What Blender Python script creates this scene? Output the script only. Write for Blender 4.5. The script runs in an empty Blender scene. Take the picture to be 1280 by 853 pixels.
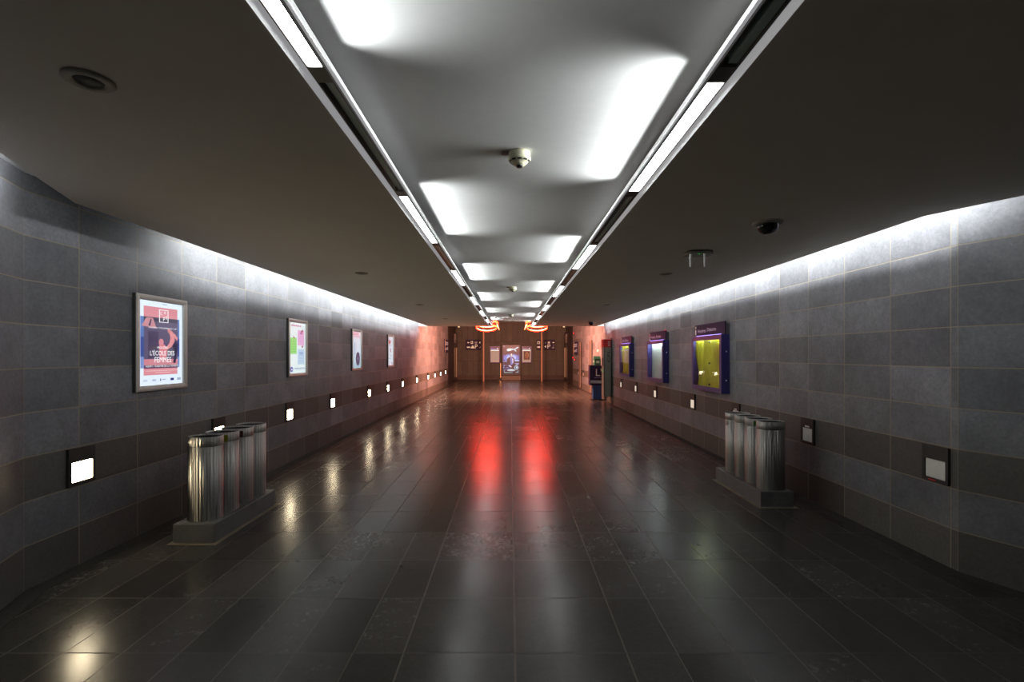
import bpy, bmesh, math, random
from mathutils import Vector, Matrix
random.seed(7)
S = bpy.context.scene
C = S.collection
PI = math.pi
# ---------------------------------------------------------------- camera, world, exposure, big lights
EYE = 1.6
cam_d = bpy.data.cameras.new('camera'); cam = bpy.data.objects.new('camera', cam_d); C.objects.link(cam)
cam.location = (0, 0, EYE); cam.rotation_euler = (PI/2, 0, 0)
cam_d.sensor_width = 36; cam_d.lens = 36*608/1280
cam_d.shift_x = 2/1280; cam_d.shift_y = 17.5/1280
cam_d.clip_start = .05; cam_d.clip_end = 200
S.camera = cam
w = bpy.data.worlds.new('world'); S.world = w; w.use_nodes = True
w.node_tree.nodes['Background'].inputs[0].default_value = (.9, .85, .8, 1)
w.node_tree.nodes['Background'].inputs[1].default_value = .004
S.view_settings.view_transform = 'Standard'; S.view_settings.look = 'None'
S.view_settings.exposure = 1.35; S.view_settings.gamma = 1; S.view_settings.use_curve_mapping = False
try:
    S.cycles.use_denoising = True
    S.cycles.sample_clamp_indirect = 6
    S.cycles.max_bounces = 8
    S.cycles.diffuse_bounces = 5
    S.cycles.caustics_reflective = False
except Exception: pass
COVE_W = 11       # watts per cove tube
COVE_FAR = 5.5
COFFER_W = 2.6      # uplight part of each lit trough fixture
PANEL_E = 10.0      # emission of the lit diffusers
RING_E = 21.0       # red tubes
HALL_W = 370.0      # unseen warm fill added to brighten the hall

def area(name, loc, direction, sx, sy, watts, color, parent=None):
    l = bpy.data.lights.new(name, 'AREA'); l.shape = 'RECTANGLE'; l.size = sx; l.size_y = sy
    l.energy = watts; l.color = color
    o = bpy.data.objects.new(name, l); C.objects.link(o)
    d = Vector(direction).normalized()
    # local -Z along d, local X along world Y where possible
    z = -d; x = Vector((0, 1, 0)) if abs(z.y) < .9 and abs(z.x)+abs(z.z) > .5 and abs(d.y) < .5 else Vector((1, 0, 0)); x = (x - z*x.dot(z)).normalized()
    y = z.cross(x)
    m = Matrix((x, y, z)).transposed().to_4x4(); m.translation = Vector(loc)
    o.matrix_world = m
    if parent: o.parent = parent
    return o
WHITE = (.96, 1.0, 1.0)
# cove tubes above the soffit edges, washing the tops of the side walls
CZ = 2.795
y = 4.8
while y < 16.6:
    area('cove_tube_light', (-2.84, y+.68, CZ), (-1, 0, -.25), 1.32, .04, COVE_FAR, WHITE); y += 1.4
y = 3.15
while y < 16.0:
    area('cove_tube_light', (2.96, y+.68, CZ), (1, 0, -.25), 1.3, .04, COVE_FAR, WHITE); y += 1.4
def cove_slant(p, d, n, wts):
    l = area('cove_tube_light', (p[0], p[1], CZ-.03), (n[0], n[1], .2), 1.2, .04, wts, WHITE); l.data.spread = math.radians(115)
    z = -Vector((n[0], n[1], .2)).normalized(); x = Vector((d[0], d[1], 0)).normalized(); yv = z.cross(x)
    m = Matrix((x, yv, z)).transposed().to_4x4(); m.translation = Vector((p[0], p[1], CZ-.03)); l.matrix_world = m
cove_slant((-2.43, 2.42), (.394, -.919), (-.919, -.394), COVE_W)
cove_slant((3.62, 2.2), (.42, -.907), (.907, .42), 1.6)
for sx in (-1, 1):
    area('hall_fill', (sx*.3, 18.3, 3.7), (sx*.6, .8, -.75), 1.6, 1.0, HALL_W, (1, .42, .27))  # bodiless fill pair added behind the header to brighten the side walls

# ---------------------------------------------------------------- materials
MATS = {}
def mat(name, col=(.5, .5, .5), rough=.5, metal=0., emit=None, es=0., spec=.5, coat=0.):
    if name in MATS: return MATS[name]
    m = bpy.data.materials.new(name); m.use_nodes = True
    b = m.node_tree.nodes['Principled BSDF']
    b.inputs['Base Color'].default_value = (*col, 1); b.inputs['Roughness'].default_value = rough
    b.inputs['Metallic'].default_value = metal; b.inputs['Specular IOR Level'].default_value = spec
    b.inputs['Coat Weight'].default_value = coat
    if emit: b.inputs['Emission Color'].default_value = (*emit, 1); b.inputs['Emission Strength'].default_value = es
    MATS[name] = m; return m
class NT:
    """small node helper"""
    def __init__(s, m): s.t = m.node_tree; s.n = s.t.nodes; s.b = s.n['Principled BSDF']
    def new(s, ty, **kw):
        n = s.n.new(ty)
        for k, v in kw.items(): setattr(n, k, v)
        return n
    def link(s, a, b): s.t.links.new(a, b)
    def math(s, op, a, b=None, c=None, clamp=False):
        n = s.n.new('ShaderNodeMath'); n.operation = op; n.use_clamp = clamp
        for i, v in enumerate((a, b, c)):
            if v is None: continue
            if isinstance(v, (int, float)): n.inputs[i].default_value = v
            else: s.link(v, n.inputs[i])
        return n.outputs[0]
    def mix(s, f, a, b, blend='MIX'):
        n = s.n.new('ShaderNodeMix'); n.data_type = 'RGBA'; n.blend_type = blend
        for i, v in ((0, f), (6, a), (7, b)):
            if isinstance(v, (int, float)): n.inputs[i].default_value = v
            elif isinstance(v, tuple): n.inputs[i].default_value = (*v, 1)
            else: s.link(v, n.inputs[i])
        return n.outputs[2]
    def noise(s, vec, scale, detail=4, rough=.55):
        n = s.new('ShaderNodeTexNoise'); n.inputs['Scale'].default_value = scale; n.inputs['Detail'].default_value = detail
        n.inputs['Roughness'].default_value = rough; s.link(vec, n.inputs['Vector']); return n.outputs[0]
    def ramp(s, v, lo, hi):
        return s.math('MULTIPLY', s.math('SUBTRACT', v, lo), 1/(hi-lo), clamp=True)
def tile_mat(name, tw, th, colA, colB, dark, dark_rows, mortar, lw=.003, rough=.6, base_only=False, var=.35):
    m = mat(name, rough=rough); k = NT(m)
    uv = k.new('ShaderNodeUVMap').outputs[0]; geo = k.new('ShaderNodeNewGeometry').outputs['Position']
    sp = k.new('ShaderNodeSeparateXYZ'); k.link(uv, sp.inputs[0]); u, v = sp.outputs[0], sp.outputs[1]
    tu, tv = k.math('DIVIDE', u, tw), k.math('DIVIDE', v, th)
    iu, iv = k.math('FLOOR', tu), k.math('FLOOR', tv)
    fu, fv = k.math('FRACT', tu), k.math('FRACT', tv)
    du = k.math('MULTIPLY', k.math('MINIMUM', fu, k.math('SUBTRACT', 1, fu)), tw)
    dv = k.math('MULTIPLY', k.math('MINIMUM', fv, k.math('SUBTRACT', 1, fv)), th)
    d = k.math('MINIMUM', du, dv)
    line = k.math('SUBTRACT', 1, k.ramp(d, lw*.5, lw))
    cb = k.new('ShaderNodeCombineXYZ'); k.link(iu, cb.inputs[0]); k.link(iv, cb.inputs[1])
    wn = k.new('ShaderNodeTexWhiteNoise', noise_dimensions='2D'); k.link(cb.outputs[0], wn.inputs[0])
    r = wn.outputs[0]
    n1 = k.noise(geo, 3.2, 6); n2 = k.noise(geo, 38, 5, .7); n3 = k.noise(geo, 11, 4)
    base = k.mix(k.ramp(n1, .3, .7), colA, colB)
    isd = None
    for row in dark_rows:
        c = k.math('COMPARE', iv, row, .1); isd = c if isd is None else k.math('MAXIMUM', isd, c)
    if isd is not None: base = k.mix(isd, base, dark)
    f = k.math('ADD', 1-var/2, k.math('MULTIPLY', r, var))
    f = k.math('MULTIPLY', f, k.math('ADD', .42, k.math('MULTIPLY', n2, .82)))
    f = k.math('MULTIPLY', f, k.math('ADD', .75, k.math('MULTIPLY', n3, .5)))
    vm = k.new('ShaderNodeVectorMath', operation='SCALE'); k.link(base, vm.inputs[0]); k.link(f, vm.inputs['Scale'])
    speck = k.ramp(k.noise(geo, 60, 2, .5), .73, .78)
    c1 = k.mix(k.math('MULTIPLY', speck, .4), vm.outputs[0], (.3, .29, .27))
    c2 = k.mix(k.math('MULTIPLY', line, .85), c1, mortar)
    k.link(c2, k.b.inputs['Base Color'])
    h = k.math('SUBTRACT', k.math('ADD', k.math('MULTIPLY', n2, .25), k.math('MULTIPLY', r, .2)), line)
    bp = k.new('ShaderNodeBump'); bp.inputs['Strength'].default_value = .35; bp.inputs['Distance'].default_value = .004
    k.link(h, bp.inputs['Height']); k.link(bp.outputs[0], k.b.inputs['Normal'])
    k.link(k.math('ADD', rough-.12, k.math('MULTIPLY', n3, .25)), k.b.inputs['Roughness'])
    return m
WALL = tile_mat('bluestone_wall_tiles', .58, .3015, (.235, .24, .265), (.16, .163, .185), (.105, .098, .092), (0, 2), (.30, .25, .18), .0055, var=.5)
BACKW = tile_mat('brown_stone_tiles', .36, 1.21, (.072, .080, .064), (.054, .060, .047), (.06, .045, .04), (), (.03, .024, .018), .02)
BASEW = tile_mat('brown_base_tiles', .9, .5, (.05, .035, .03), (.035, .026, .022), (.05, .04, .03), (), (.02, .015, .01), .008)
def floor_mat():
    m = mat('honed_bluestone_floor', rough=.3); k = NT(m)
    uv = k.new('ShaderNodeUVMap').outputs[0]; geo = k.new('ShaderNodeNewGeometry').outputs['Position']
    sp = k.new('ShaderNodeSeparateXYZ'); k.link(uv, sp.inputs[0]); tu, tv = sp.outputs[0], sp.outputs[1]
    iu, iv = k.math('FLOOR', tu), k.math('FLOOR', tv); fu, fv = k.math('FRACT', tu), k.math('FRACT', tv)
    du = k.math('MINIMUM', fu, k.math('SUBTRACT', 1, fu)); dv = k.math('MINIMUM', fv, k.math('SUBTRACT', 1, fv))
    lu = k.math('SUBTRACT', 1, k.ramp(du, .006, .012)); lv = k.math('SUBTRACT', 1, k.ramp(dv, .004, .008))
    cb = k.new('ShaderNodeCombineXYZ'); k.link(iu, cb.inputs[0]); k.link(iv, cb.inputs[1])
    wn = k.new('ShaderNodeTexWhiteNoise', noise_dimensions='2D'); k.link(cb.outputs[0], wn.inputs[0]); r = wn.outputs[0]
    n1 = k.noise(geo, 1.3, 6, .6); n2 = k.noise(geo, 30, 6, .75); n3 = k.noise(geo, 7, 5, .65)
    base = k.mix(k.ramp(n1, .3, .7), (.037, .034, .031), (.052, .048, .044))
    f = k.math('ADD', .74, k.math('MULTIPLY', r, .45))
    f = k.math('MULTIPLY', f, k.math('ADD', .5, k.math('MULTIPLY', n2, 1.0)))
    f = k.math('MULTIPLY', f, k.math('ADD', .75, k.math('MULTIPLY', n3, .5)))
    vm = k.new('ShaderNodeVectorMath', operation='SCALE'); k.link(base, vm.inputs[0]); k.link(f, vm.inputs['Scale'])
    speck = k.math('MULTIPLY', k.ramp(k.noise(geo, 42, 2, .5), .70, .76), k.ramp(n3, .52, .7))
    c1 = k.mix(k.math('MULTIPLY', speck, .5), vm.outputs[0], (.30, .26, .20))
    c2 = k.mix(k.math('MULTIPLY', lu, .65), c1, (.105, .086, .064))
    c3 = k.mix(k.math('MULTIPLY', lv, .75), c2, (.018, .016, .014))
    k.link(c3, k.b.inputs['Base Color'])
    rg = k.math('ADD', .17, k.math('MULTIPLY', k.math('ADD', k.math('MULTIPLY', r, .35), k.math('ADD', k.math('MULTIPLY', n3, .25), k.math('MULTIPLY', n2, .4))), .15))
    rg = k.math('ADD', rg, k.math('MULTIPLY', k.math('MAXIMUM', lu, lv), .3))
    k.link(rg, k.b.inputs['Roughness'])
    bp = k.new('ShaderNodeBump'); bp.inputs['Strength'].default_value = .13; bp.inputs['Distance'].default_value = .004
    k.link(k.math('SUBTRACT', k.math('ADD', k.math('MULTIPLY', n2, .07), k.math('MULTIPLY', k.noise(geo, 160, 3), .14)), k.math('MAXIMUM', lu, lv)), bp.inputs['Height'])
    k.link(bp.outputs[0], k.b.inputs['Normal']); k.b.inputs['Specular IOR Level'].default_value = .19
    return m
FLOOR = floor_mat()
def noisy(name, a, b, scale, rough, metal=0, bump=.1, stretch=(1, 1, 1)):
    m = mat(name, a, rough, metal); k = NT(m)
    tc = k.new('ShaderNodeTexCoord').outputs['Object']
    mp = k.new('ShaderNodeMapping'); mp.inputs['Scale'].default_value = stretch; k.link(tc, mp.inputs[0])
    n = k.noise(mp.outputs[0], scale, 6, .65)
    k.link(k.mix(k.ramp(n, .3, .7), a, b), k.b.inputs['Base Color'])
    bp = k.new('ShaderNodeBump'); bp.inputs['Strength'].default_value = bump; bp.inputs['Distance'].default_value = .01
    k.link(n, bp.inputs['Height']); k.link(bp.outputs[0], k.b.inputs['Normal'])
    return m
SOFFIT = noisy('taupe_ceiling_paint', (.64, .60, .54), (.68, .64, .58), 2.0, .8, 0, .03)
PLASTER = noisy('white_ceiling_plaster', (.66, .665, .66), (.70, .70, .695), 14, .75, 0, .05)
COVE = mat('white_cove_paint', (.8, .8, .79), .7)
HALLC = mat('hall_ceiling_paint', (.3, .27, .24), .8)
TRIM = mat('white_aluminium_trim', (.85, .85, .86), .4, 0)
LIPGLOW = mat('white_lip_added_glow', (.8, .8, .8), .4, emit=(.96, .97, 1), es=.10)  # lips are no lamp; weak emission stands in for light falling on them
LIPG = mat('shaded_grey_upstand_paint', (.40, .42, .41), .7)
GUTTER = noisy('dirty_gutter_gravel', (.006, .006, .005), (.035, .031, .026), 45, .95, 0, .8)
PLINTH = noisy('grey_bluestone_plinth', (.07, .069, .072), (.12, .117, .115), 6, .5, 0, .15)
def steel():
    m = mat('brushed_stainless_steel', (.44, .43, .41), .2, 1.0); k = NT(m)
    tc = k.new('ShaderNodeTexCoord').outputs['Object']
    mp = k.new('ShaderNodeMapping'); mp.inputs['Scale'].default_value = (1, 1, .015); k.link(tc, mp.inputs[0])
    n = k.noise(mp.outputs[0], 26, 3, .5)
    bp = k.new('ShaderNodeBump'); bp.inputs['Strength'].default_value = .25; bp.inputs['Distance'].default_value = .004
    k.link(n, bp.inputs['Height']); k.link(bp.outputs[0], k.b.inputs['Normal'])
    n2 = k.noise(mp.outputs[0], 150, 2, .5)
    tg = k.new('ShaderNodeTangent', direction_type='RADIAL', axis='Z'); k.link(tg.outputs[0], k.b.inputs['Tangent']); k.b.inputs['Anisotropic'].default_value = .97; k.b.inputs['Anisotropic Rotation'].default_value = .25
    k.link(k.math('ADD', .36, k.math('MULTIPLY', n2, .12)), k.b.inputs['Roughness'])
    return m
STEEL = steel()
DARKIN = mat('black_bin_liner', (.01, .01, .01), .7)
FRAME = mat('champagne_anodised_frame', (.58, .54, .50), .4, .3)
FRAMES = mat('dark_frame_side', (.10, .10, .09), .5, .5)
NAVY = mat('navy_painted_metal', (.035, .03, .17), .38)
NAVYD = mat('deep_navy_sign', (.022, .014, .05), .55, spec=.25)
BLACK = mat('black_plastic', (.012, .012, .013), .45)
LAMPH = mat('black_lamp_housing', (.018, .018, .018), .5)
GLOW = mat('warm_lit_lens', (.8, .8, .8), .5, emit=(1, .83, .55), es=26)
GLOWC = mat('warm_lit_lens_far', (.8, .8, .8), .5, emit=(1, .86, .62), es=12)
LENS = noisy('frosted_unlit_lens', (.75, .75, .70), (.88, .88, .83), 10, .4)
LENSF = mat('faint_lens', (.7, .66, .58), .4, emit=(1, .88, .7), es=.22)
ORNG = mat('lamp_inner_rim', (.3, .1, .05), .6)
REDT = mat('red_neon_tube', (.4, .01, .01), .4, emit=(1, .004, .002), es=RING_E)
ORGT = mat('orange_core_glow', (.5, .2, .02), .4, emit=(1, .42, .02), es=3.0)  # orange core imitates the overexposed centre of the red neon
BRASS = mat('pale_brass', (.55, .43, .26), .35, .9)
REDP = mat('red_paint', (.50, .01, .01), .35)
GREENP = mat('green_plastic', (.01, .09, .05), .4)
WHITEP = mat('white_print', (.75, .75, .75), .5)
CREAM = mat('cream_plastic', (.55, .53, .38), .45)
GREYP = mat('grey_plastic', (.33, .31, .27), .5)
BROWN = noisy('brown_pilaster_panel', (.16, .125, .105), (.13, .10, .085), 5, .5)
DKBR = tile_mat('dark_brown_pillar_tiles', .6, .6, (.035, .026, .02), (.028, .02, .016), (.02, .015, .01), (), (.012, .01, .008), .008)
DOORM = mat('dark_glass_door', (.012, .011, .010), .2)
YELLOW = noisy('yellow_crumpled_paper', (.70, .62, .01), (.52, .50, .01), 5, .6, 0, .25)
WBACK = mat('grey_white_backboard', (.62, .66, .64), .5)
TUBEW = mat('white_led_strip', (.8, .8, .8), .4, emit=(.85, 1, .9), es=26)
BLUELEAK = mat('blue_leak_glow', (.1, .1, .6), .4, emit=(.3, .28, 1), es=1.5)  # emission imitating light that leaks out under the header sign
LIT = mat('lit_white_diffuser', (.9, .9, .9), .5, emit=(.96, 1.0, 1.0), es=PANEL_E)
TEAL = mat('teal_grey_reflector', (.68, .85, .88), .35, 0)
TEALD = mat('dark_fixture_interior', (.035, .045, .05), .4)
FIXT = mat('grey_fixture_plate', (.14, .13, .125), .45, .5)
REDDOT = mat('red_signal_light', (.3, 0, 0), .4, emit=(1, .01, .02), es=1.2)
GRNDOT = mat('green_signal_light', (0, .3, 0), .4, emit=(.02, 1, .15), es=.5)
def pane_mat(name, tint=(1, 1, 1)):
    m = bpy.data.materials.new(name); m.use_nodes = True; t = m.node_tree; t.nodes.clear()
    o = t.nodes.new('ShaderNodeOutputMaterial'); mx = t.nodes.new('ShaderNodeMixShader')
    tr = t.nodes.new('ShaderNodeBsdfTransparent'); tr.inputs[0].default_value = (*tint, 1)
    gl = t.nodes.new('ShaderNodeBsdfGlossy'); gl.inputs['Roughness'].default_value = .04
    fr = t.nodes.new('ShaderNodeFresnel'); fr.inputs[0].default_value = 1.45
    ge = t.nodes.new('ShaderNodeNewGeometry'); mu = t.nodes.new('ShaderNodeMath'); mu.operation = 'MULTIPLY'; iv = t.nodes.new('ShaderNodeMath'); iv.operation = 'SUBTRACT'; iv.inputs[0].default_value = 1
    t.links.new(ge.outputs['Backfacing'], iv.inputs[1]); t.links.new(iv.outputs[0], mu.inputs[0]); t.links.new(fr.outputs[0], mu.inputs[1]); t.links.new(mu.outputs[0], mx.inputs[0]); t.links.new(tr.outputs[0], mx.inputs[1]); t.links.new(gl.outputs[0], mx.inputs[2])
    t.links.new(mx.outputs[0], o.inputs[0]); return m
PANE = pane_mat('clear_glass_pane', (.95, .97, .96))
PCACHE = {}
def ink(r, g, b, s=.95):
    """backlit print of an sRGB colour"""
    key = (r, g, b, s)
    if key not in PCACHE:
        s *= .44
        lin = tuple(((c/255)/12.92 if c/255 <= .04045 else (((c/255)+.055)/1.055)**2.4) for c in (r, g, b))
        PCACHE[key] = mat('backlit_print_%d_%d_%d_%d' % (r, g, b, int(s*100)), tuple(c*.12 for c in lin), .35, emit=lin, es=s)
    return PCACHE[key]

# ---------------------------------------------------------------- mesh helpers
class MB:
    def __init__(s): s.bm = bmesh.new(); s.mats = []
    def mi(s, m):
        if m not in s.mats: s.mats.append(m)
        return s.mats.index(m)
    def box(s, x0, x1, y0, y1, z0, z1, m, bev=0):
        r = bmesh.ops.create_cube(s.bm, size=1, matrix=Matrix.Translation(((x0+x1)/2, (y0+y1)/2, (z0+z1)/2)) @ Matrix.Diagonal((abs(x1-x0), abs(y1-y0), abs(z1-z0), 1)))
        vs = r['verts']; fs = {f for v in vs for f in v.link_faces}; i = s.mi(m)
        for f in fs: f.material_index = i
        if bev:
            es = list({e for v in vs for e in v.link_edges})
            rr = bmesh.ops.bevel(s.bm, geom=es, offset=bev, segments=2, affect='EDGES', profile=.5)
            for f in rr['faces']: f.material_index = i
        return s
    def lathe(s, prof, m, c=(0, 0, 0), n=32, mat4=None, smooth=True):
        i = s.mi(m); rings = []; M = mat4 or Matrix.Identity(4)
        for r, z in prof:
            rings.append([s.bm.verts.new(M @ Vector((c[0]+r*math.cos(2*PI*k/n), c[1]+r*math.sin(2*PI*k/n), c[2]+z))) for k in range(n)] if r > 1e-6
                         else [s.bm.verts.new(M @ Vector((c[0], c[1], c[2]+z)))])
        for a, b in zip(rings, rings[1:]):
            for k in range(n):
                j = (k+1) % n
                q = [a[k % len(a)], a[j % len(a)], b[j % len(b)], b[k % len(b)]]
                q = list(dict.fromkeys(q))
                if len(q) > 2:
                    f = s.bm.faces.new(q); f.material_index = i; f.smooth = smooth
        return s
    def prism(s, pts, z0, z1, m, smooth=False):
        """polygon in xy extruded in z"""
        i = s.mi(m); a = [s.bm.verts.new((p[0], p[1], z0)) for p in pts]; b = [s.bm.verts.new((p[0], p[1], z1)) for p in pts]
        fs = [s.bm.faces.new(a[::-1]), s.bm.faces.new(b)]
        for k in range(len(pts)):
            j = (k+1) % len(pts); f = s.bm.faces.new((a[k], a[j], b[j], b[k])); f.smooth = smooth; fs.append(f)
        for f in fs: f.material_index = i
        return s
    def plate(s, pts, y0, y1, m):
        """polygon in xz with thickness in y"""
        i = s.mi(m); a = [s.bm.verts.new((p[0], y0, p[1])) for p in pts]; b = [s.bm.verts.new((p[0], y1, p[1])) for p in pts]
        fs = [s.bm.faces.new(a), s.bm.faces.new(b[::-1])]
        for k in range(len(pts)):
            j = (k+1) % len(pts); fs.append(s.bm.faces.new((b[k], b[j], a[j], a[k])))
        for f in fs: f.material_index = i
        return s
    def disc(s, cx, cz, rx, rz, y0, y1, m, n=24):
        return s.plate([(cx+rx*math.cos(2*PI*k/n), cz+rz*math.sin(2*PI*k/n)) for k in range(n)], y0, y1, m)
    def tube(s, pts, r, m, n=8, closed=False):
        i = s.mi(m); rings = []; P = [Vector(p) for p in pts]; N = len(P)
        up = Vector((0, 0, 1))
        for q in range(N):
            t = (P[(q+1) % N]-P[(q-1) % N]) if closed else (P[min(q+1, N-1)]-P[max(q-1, 0)])
            t.normalize(); u = up if abs(t.z) < .95 else Vector((0, 1, 0))
            a = t.cross(u).normalized(); b = a.cross(t)
            rings.append([s.bm.verts.new(P[q]+a*r*math.cos(2*PI*k/n)+b*r*math.sin(2*PI*k/n)) for k in range(n)])
        for q in range(N if closed else N-1):
            A, B = rings[q], rings[(q+1) % N]
            for k in range(n):
                f = s.bm.faces.new((A[k], A[(k+1) % n], B[(k+1) % n], B[k])); f.smooth = True; f.material_index = i
        if not closed:
            for R in (rings[0], rings[-1][::-1]):
                f = s.bm.faces.new(R[::-1]); f.material_index = i
        return s
    def text(s, body, x0, x1, z0, z1, yy, m, rot=False, th=.0008):
        """flat lettering fitted into the box x0..x1, z0..z1 facing -y; rot turns it to read upwards"""
        cu = bpy.data.curves.new('t', 'FONT'); cu.body = body; cu.resolution_u = 3
        o = bpy.data.objects.new('t', cu); C.objects.link(o)
        dg = bpy.context.evaluated_depsgraph_get(); me = bpy.data.meshes.new_from_object(o.evaluated_get(dg))
        vs = [(v.co.y*-1 if rot else v.co.x, v.co.x if rot else v.co.y) for v in me.vertices]
        if vs:
            ax, bx = min(v[0] for v in vs), max(v[0] for v in vs); az, bz = min(v[1] for v in vs), max(v[1] for v in vs)
            i = s.mi(m)
            nv = [s.bm.verts.new((x0+(p[0]-ax)/(bx-ax)*(x1-x0), yy, z0+(p[1]-az)/(bz-az)*(z1-z0))) for p in vs]
            for p in me.polygons:
                try:
                    f = s.bm.faces.new([nv[q] for q in p.vertices]); f.material_index = i
                except ValueError: pass
        bpy.data.objects.remove(o); bpy.data.curves.remove(cu); bpy.data.meshes.remove(me)
        return s
    def obj(s, name, parent=None, loc=None, normals=True):
        if normals: bmesh.ops.recalc_face_normals(s.bm, faces=s.bm.faces)
        me = bpy.data.meshes.new(name); s.bm.to_mesh(me); s.bm.free()
        for m in s.mats: me.materials.append(m)
        o = bpy.data.objects.new(name, me); C.objects.link(o)
        if parent: o.parent = parent
        if loc: o.location = loc
        return o
def struct(o): o['kind'] = 'structure'; return o
def tag(o, label, cat, group=None):
    o['label'] = label; o['category'] = cat
    if group: o['group'] = group
    return o
def thing(name, label, cat, loc, rz=0, group=None):
    o = bpy.data.objects.new(name, None); C.objects.link(o); o.empty_display_size = .1
    o.location = loc; o.rotation_euler = (0, 0, rz); return tag(o, label, cat, group)
def dup(root, loc, rz, label, group=None):
    r = root.copy(); C.objects.link(r); r.location = loc; r.rotation_euler = (0, 0, rz); r['label'] = label
    if group: r['group'] = group
    for ch in list(root.children):
        c = ch.copy(); C.objects.link(c); c.parent = r
        for g in ch.children:
            d = g.copy(); C.objects.link(d); d.parent = c
    return r
LX, RX = -3.285, 3.30
LEFT, RIGHT = PI/2, -PI/2          # facing rotation of things mounted on the left and right walls
def wx(yv): return 3.30 if yv < 16.1 else 3.36

# ---------------------------------------------------------------- structure
def wall(name, pts, z0, z1, side, m, u0=0, th=.3, rows=None):
    """wall with inner face along pts (list of xy); side=+1 thickness to the left of travel, -1 to the right"""
    bm = bmesh.new(); uvl = bm.loops.layers.uv.new('UVMap')
    P = [Vector(p) for p in pts]; outer = []
    for q in range(len(P)):
        ns = []
        if q > 0: d = (P[q]-P[q-1]).normalized(); ns.append(Vector((-d.y, d.x))*side)
        if q < len(P)-1: d = (P[q+1]-P[q]).normalized(); ns.append(Vector((-d.y, d.x))*side)
        n = sum(ns, Vector((0, 0))).normalized(); outer.append(P[q]+n*th)
    u = u0; us = [u]
    for q in range(1, len(P)): u += (P[q]-P[q-1]).length; us.append(u)
    for q in range(len(P)-1):
        for A, flip in ((P, 0), (outer, 1)):
            v = [bm.verts.new((A[q].x, A[q].y, z0)), bm.verts.new((A[q+1].x, A[q+1].y, z0)), bm.verts.new((A[q+1].x, A[q+1].y, z1)), bm.verts.new((A[q].x, A[q].y, z1))]
            f = bm.faces.new(v)
            for l, c in zip(f.loops, ((us[q], z0), (us[q+1], z0), (us[q+1], z1), (us[q], z1))): l[uvl].uv = c
        for z in (z0, z1):
            f = bm.faces.new([bm.verts.new((p.x, p.y, z)) for p in (P[q], P[q+1], outer[q+1], outer[q])])
            for l in f.loops: l[uvl].uv = (us[q], z)
    for q in (0, len(P)-1):
        f = bm.faces.new([bm.verts.new(c) for c in ((P[q].x, P[q].y, z0), (outer[q].x, outer[q].y, z0), (outer[q].x, outer[q].y, z1), (P[q].x, P[q].y, z1))])
        for l, uu in zip(f.loops, (0, th, th, 0)): l[uvl].uv = (us[q]+uu, l.vert.co.z)
    bmesh.ops.remove_doubles(bm, verts=bm.verts, dist=1e-5); bmesh.ops.recalc_face_normals(bm, faces=bm.faces)
    me = bpy.data.meshes.new(name); bm.to_mesh(me); bm.free(); me.materials.append(m)
    o = bpy.data.objects.new(name, me); C.objects.link(o); return struct(o)
HT = 4.6
LK, RK = (LX, 3.285), (RX, 3.59)
LB = (LX+.404*6.285, -3.0); RB = (RX+.463*6.59, -3.0)
ll = math.hypot(LB[0]-LK[0], LB[1]-LK[1]); rl = math.hypot(RB[0]-RK[0], RB[1]-RK[1])
# tile joints measured on the photo: left wall Y = 3.705 + .58 k, kink joint at 3.285; right Y = 4.225 + .58 k
wall('wall_left', [LB, LK], 0, HT, 1, WALL, -ll)
wall('wall_left', [LK, (LX, 25.6)], 0, HT, 1, WALL, 3.285-3.705)
wall('wall_right', [RB, RK], 0, HT, -1, WALL, -rl)
wall('wall_right', [RK, (RX, 16.12)], 0, HT, -1, WALL, 3.59-4.225+.58)
wall('wall_right', [(3.36, 16.12), (3.36, 26.2)], 0, HT, -1, WALL, 16.12-4.225+.58)
wall('wall_rear', [LB, RB], 0, HT, -1, WALL, 0)
# the hall at the end
wall('wall_left', [(LX, 25.6), (LX, 28.3)], 0, HT, 1, DKBR)
wall('wall_left', [(LX-.25, 28.3), (LX-.25, 31.4)], 0, HT, 1, BACKW)
wall('wall_right', [(3.36, 26.2), (3.36, 28.6)], 0, HT, -1, DKBR)
wall('wall_right', [(3.6, 28.6), (3.6, 31.4)], 0, HT, -1, BACKW)
wall('wall_back', [(-3.8, 31.4), (3.9, 31.4)], .3, HT, 1, BACKW, .05)
wall('baseboard_back', [(-3.6, 31.38), (3.7, 31.38)], 0, .3, 1, BASEW, .2)
# floor : columns of slabs with their own UV cells
bm = bmesh.new(); uvl = bm.loops.layers.uv.new('UVMap')
cols = [.025-1.2+.6]; xs = [.025-.6, .025, .025+.6]
a, b = xs[0]-.27, xs[-1]+.27
R = [b]; L = [a]
while R[-1] < 7: R.append(R[-1]+.31)
while L[-1] > -4.5: L.append(L[-1]-.31)
X = sorted(L+xs+R)
def quad(x0, x1, y0, y1, u, v0, v1):
    f = bm.faces.new([bm.verts.new((x0, y0, 0)), bm.verts.new((x1, y0, 0)), bm.verts.new((x1, y1, 0)), bm.verts.new((x0, y1, 0))])
    for l, c in zip(f.loops, ((u, v0), (u+1, v0), (u+1, v1), (u, v1))): l[uvl].uv = c
for i, (x0, x1) in enumerate(zip(X, X[1:])):
    ph = (-3.79) % .59
    v0, v1 = (-3.3-3.79)/.59, (17.7-3.79)/.59
    off = .5 if (x1-x0 < .4 and i % 2 == 0) else 0
    off = 0
    quad(x0, x1, -3.3, 17.7, i, v0+off, v1+off)
xx = -4.5
j = 60
while xx < 4.5:
    quad(xx, xx+.3, 17.7, 31.7, j, j*.37, j*.37+14/1.8); xx += .3; j += 1
bmesh.ops.recalc_face_normals(bm, faces=bm.faces)
for f in bm.faces:
    if f.normal.z < 0: f.normal_flip()
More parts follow.
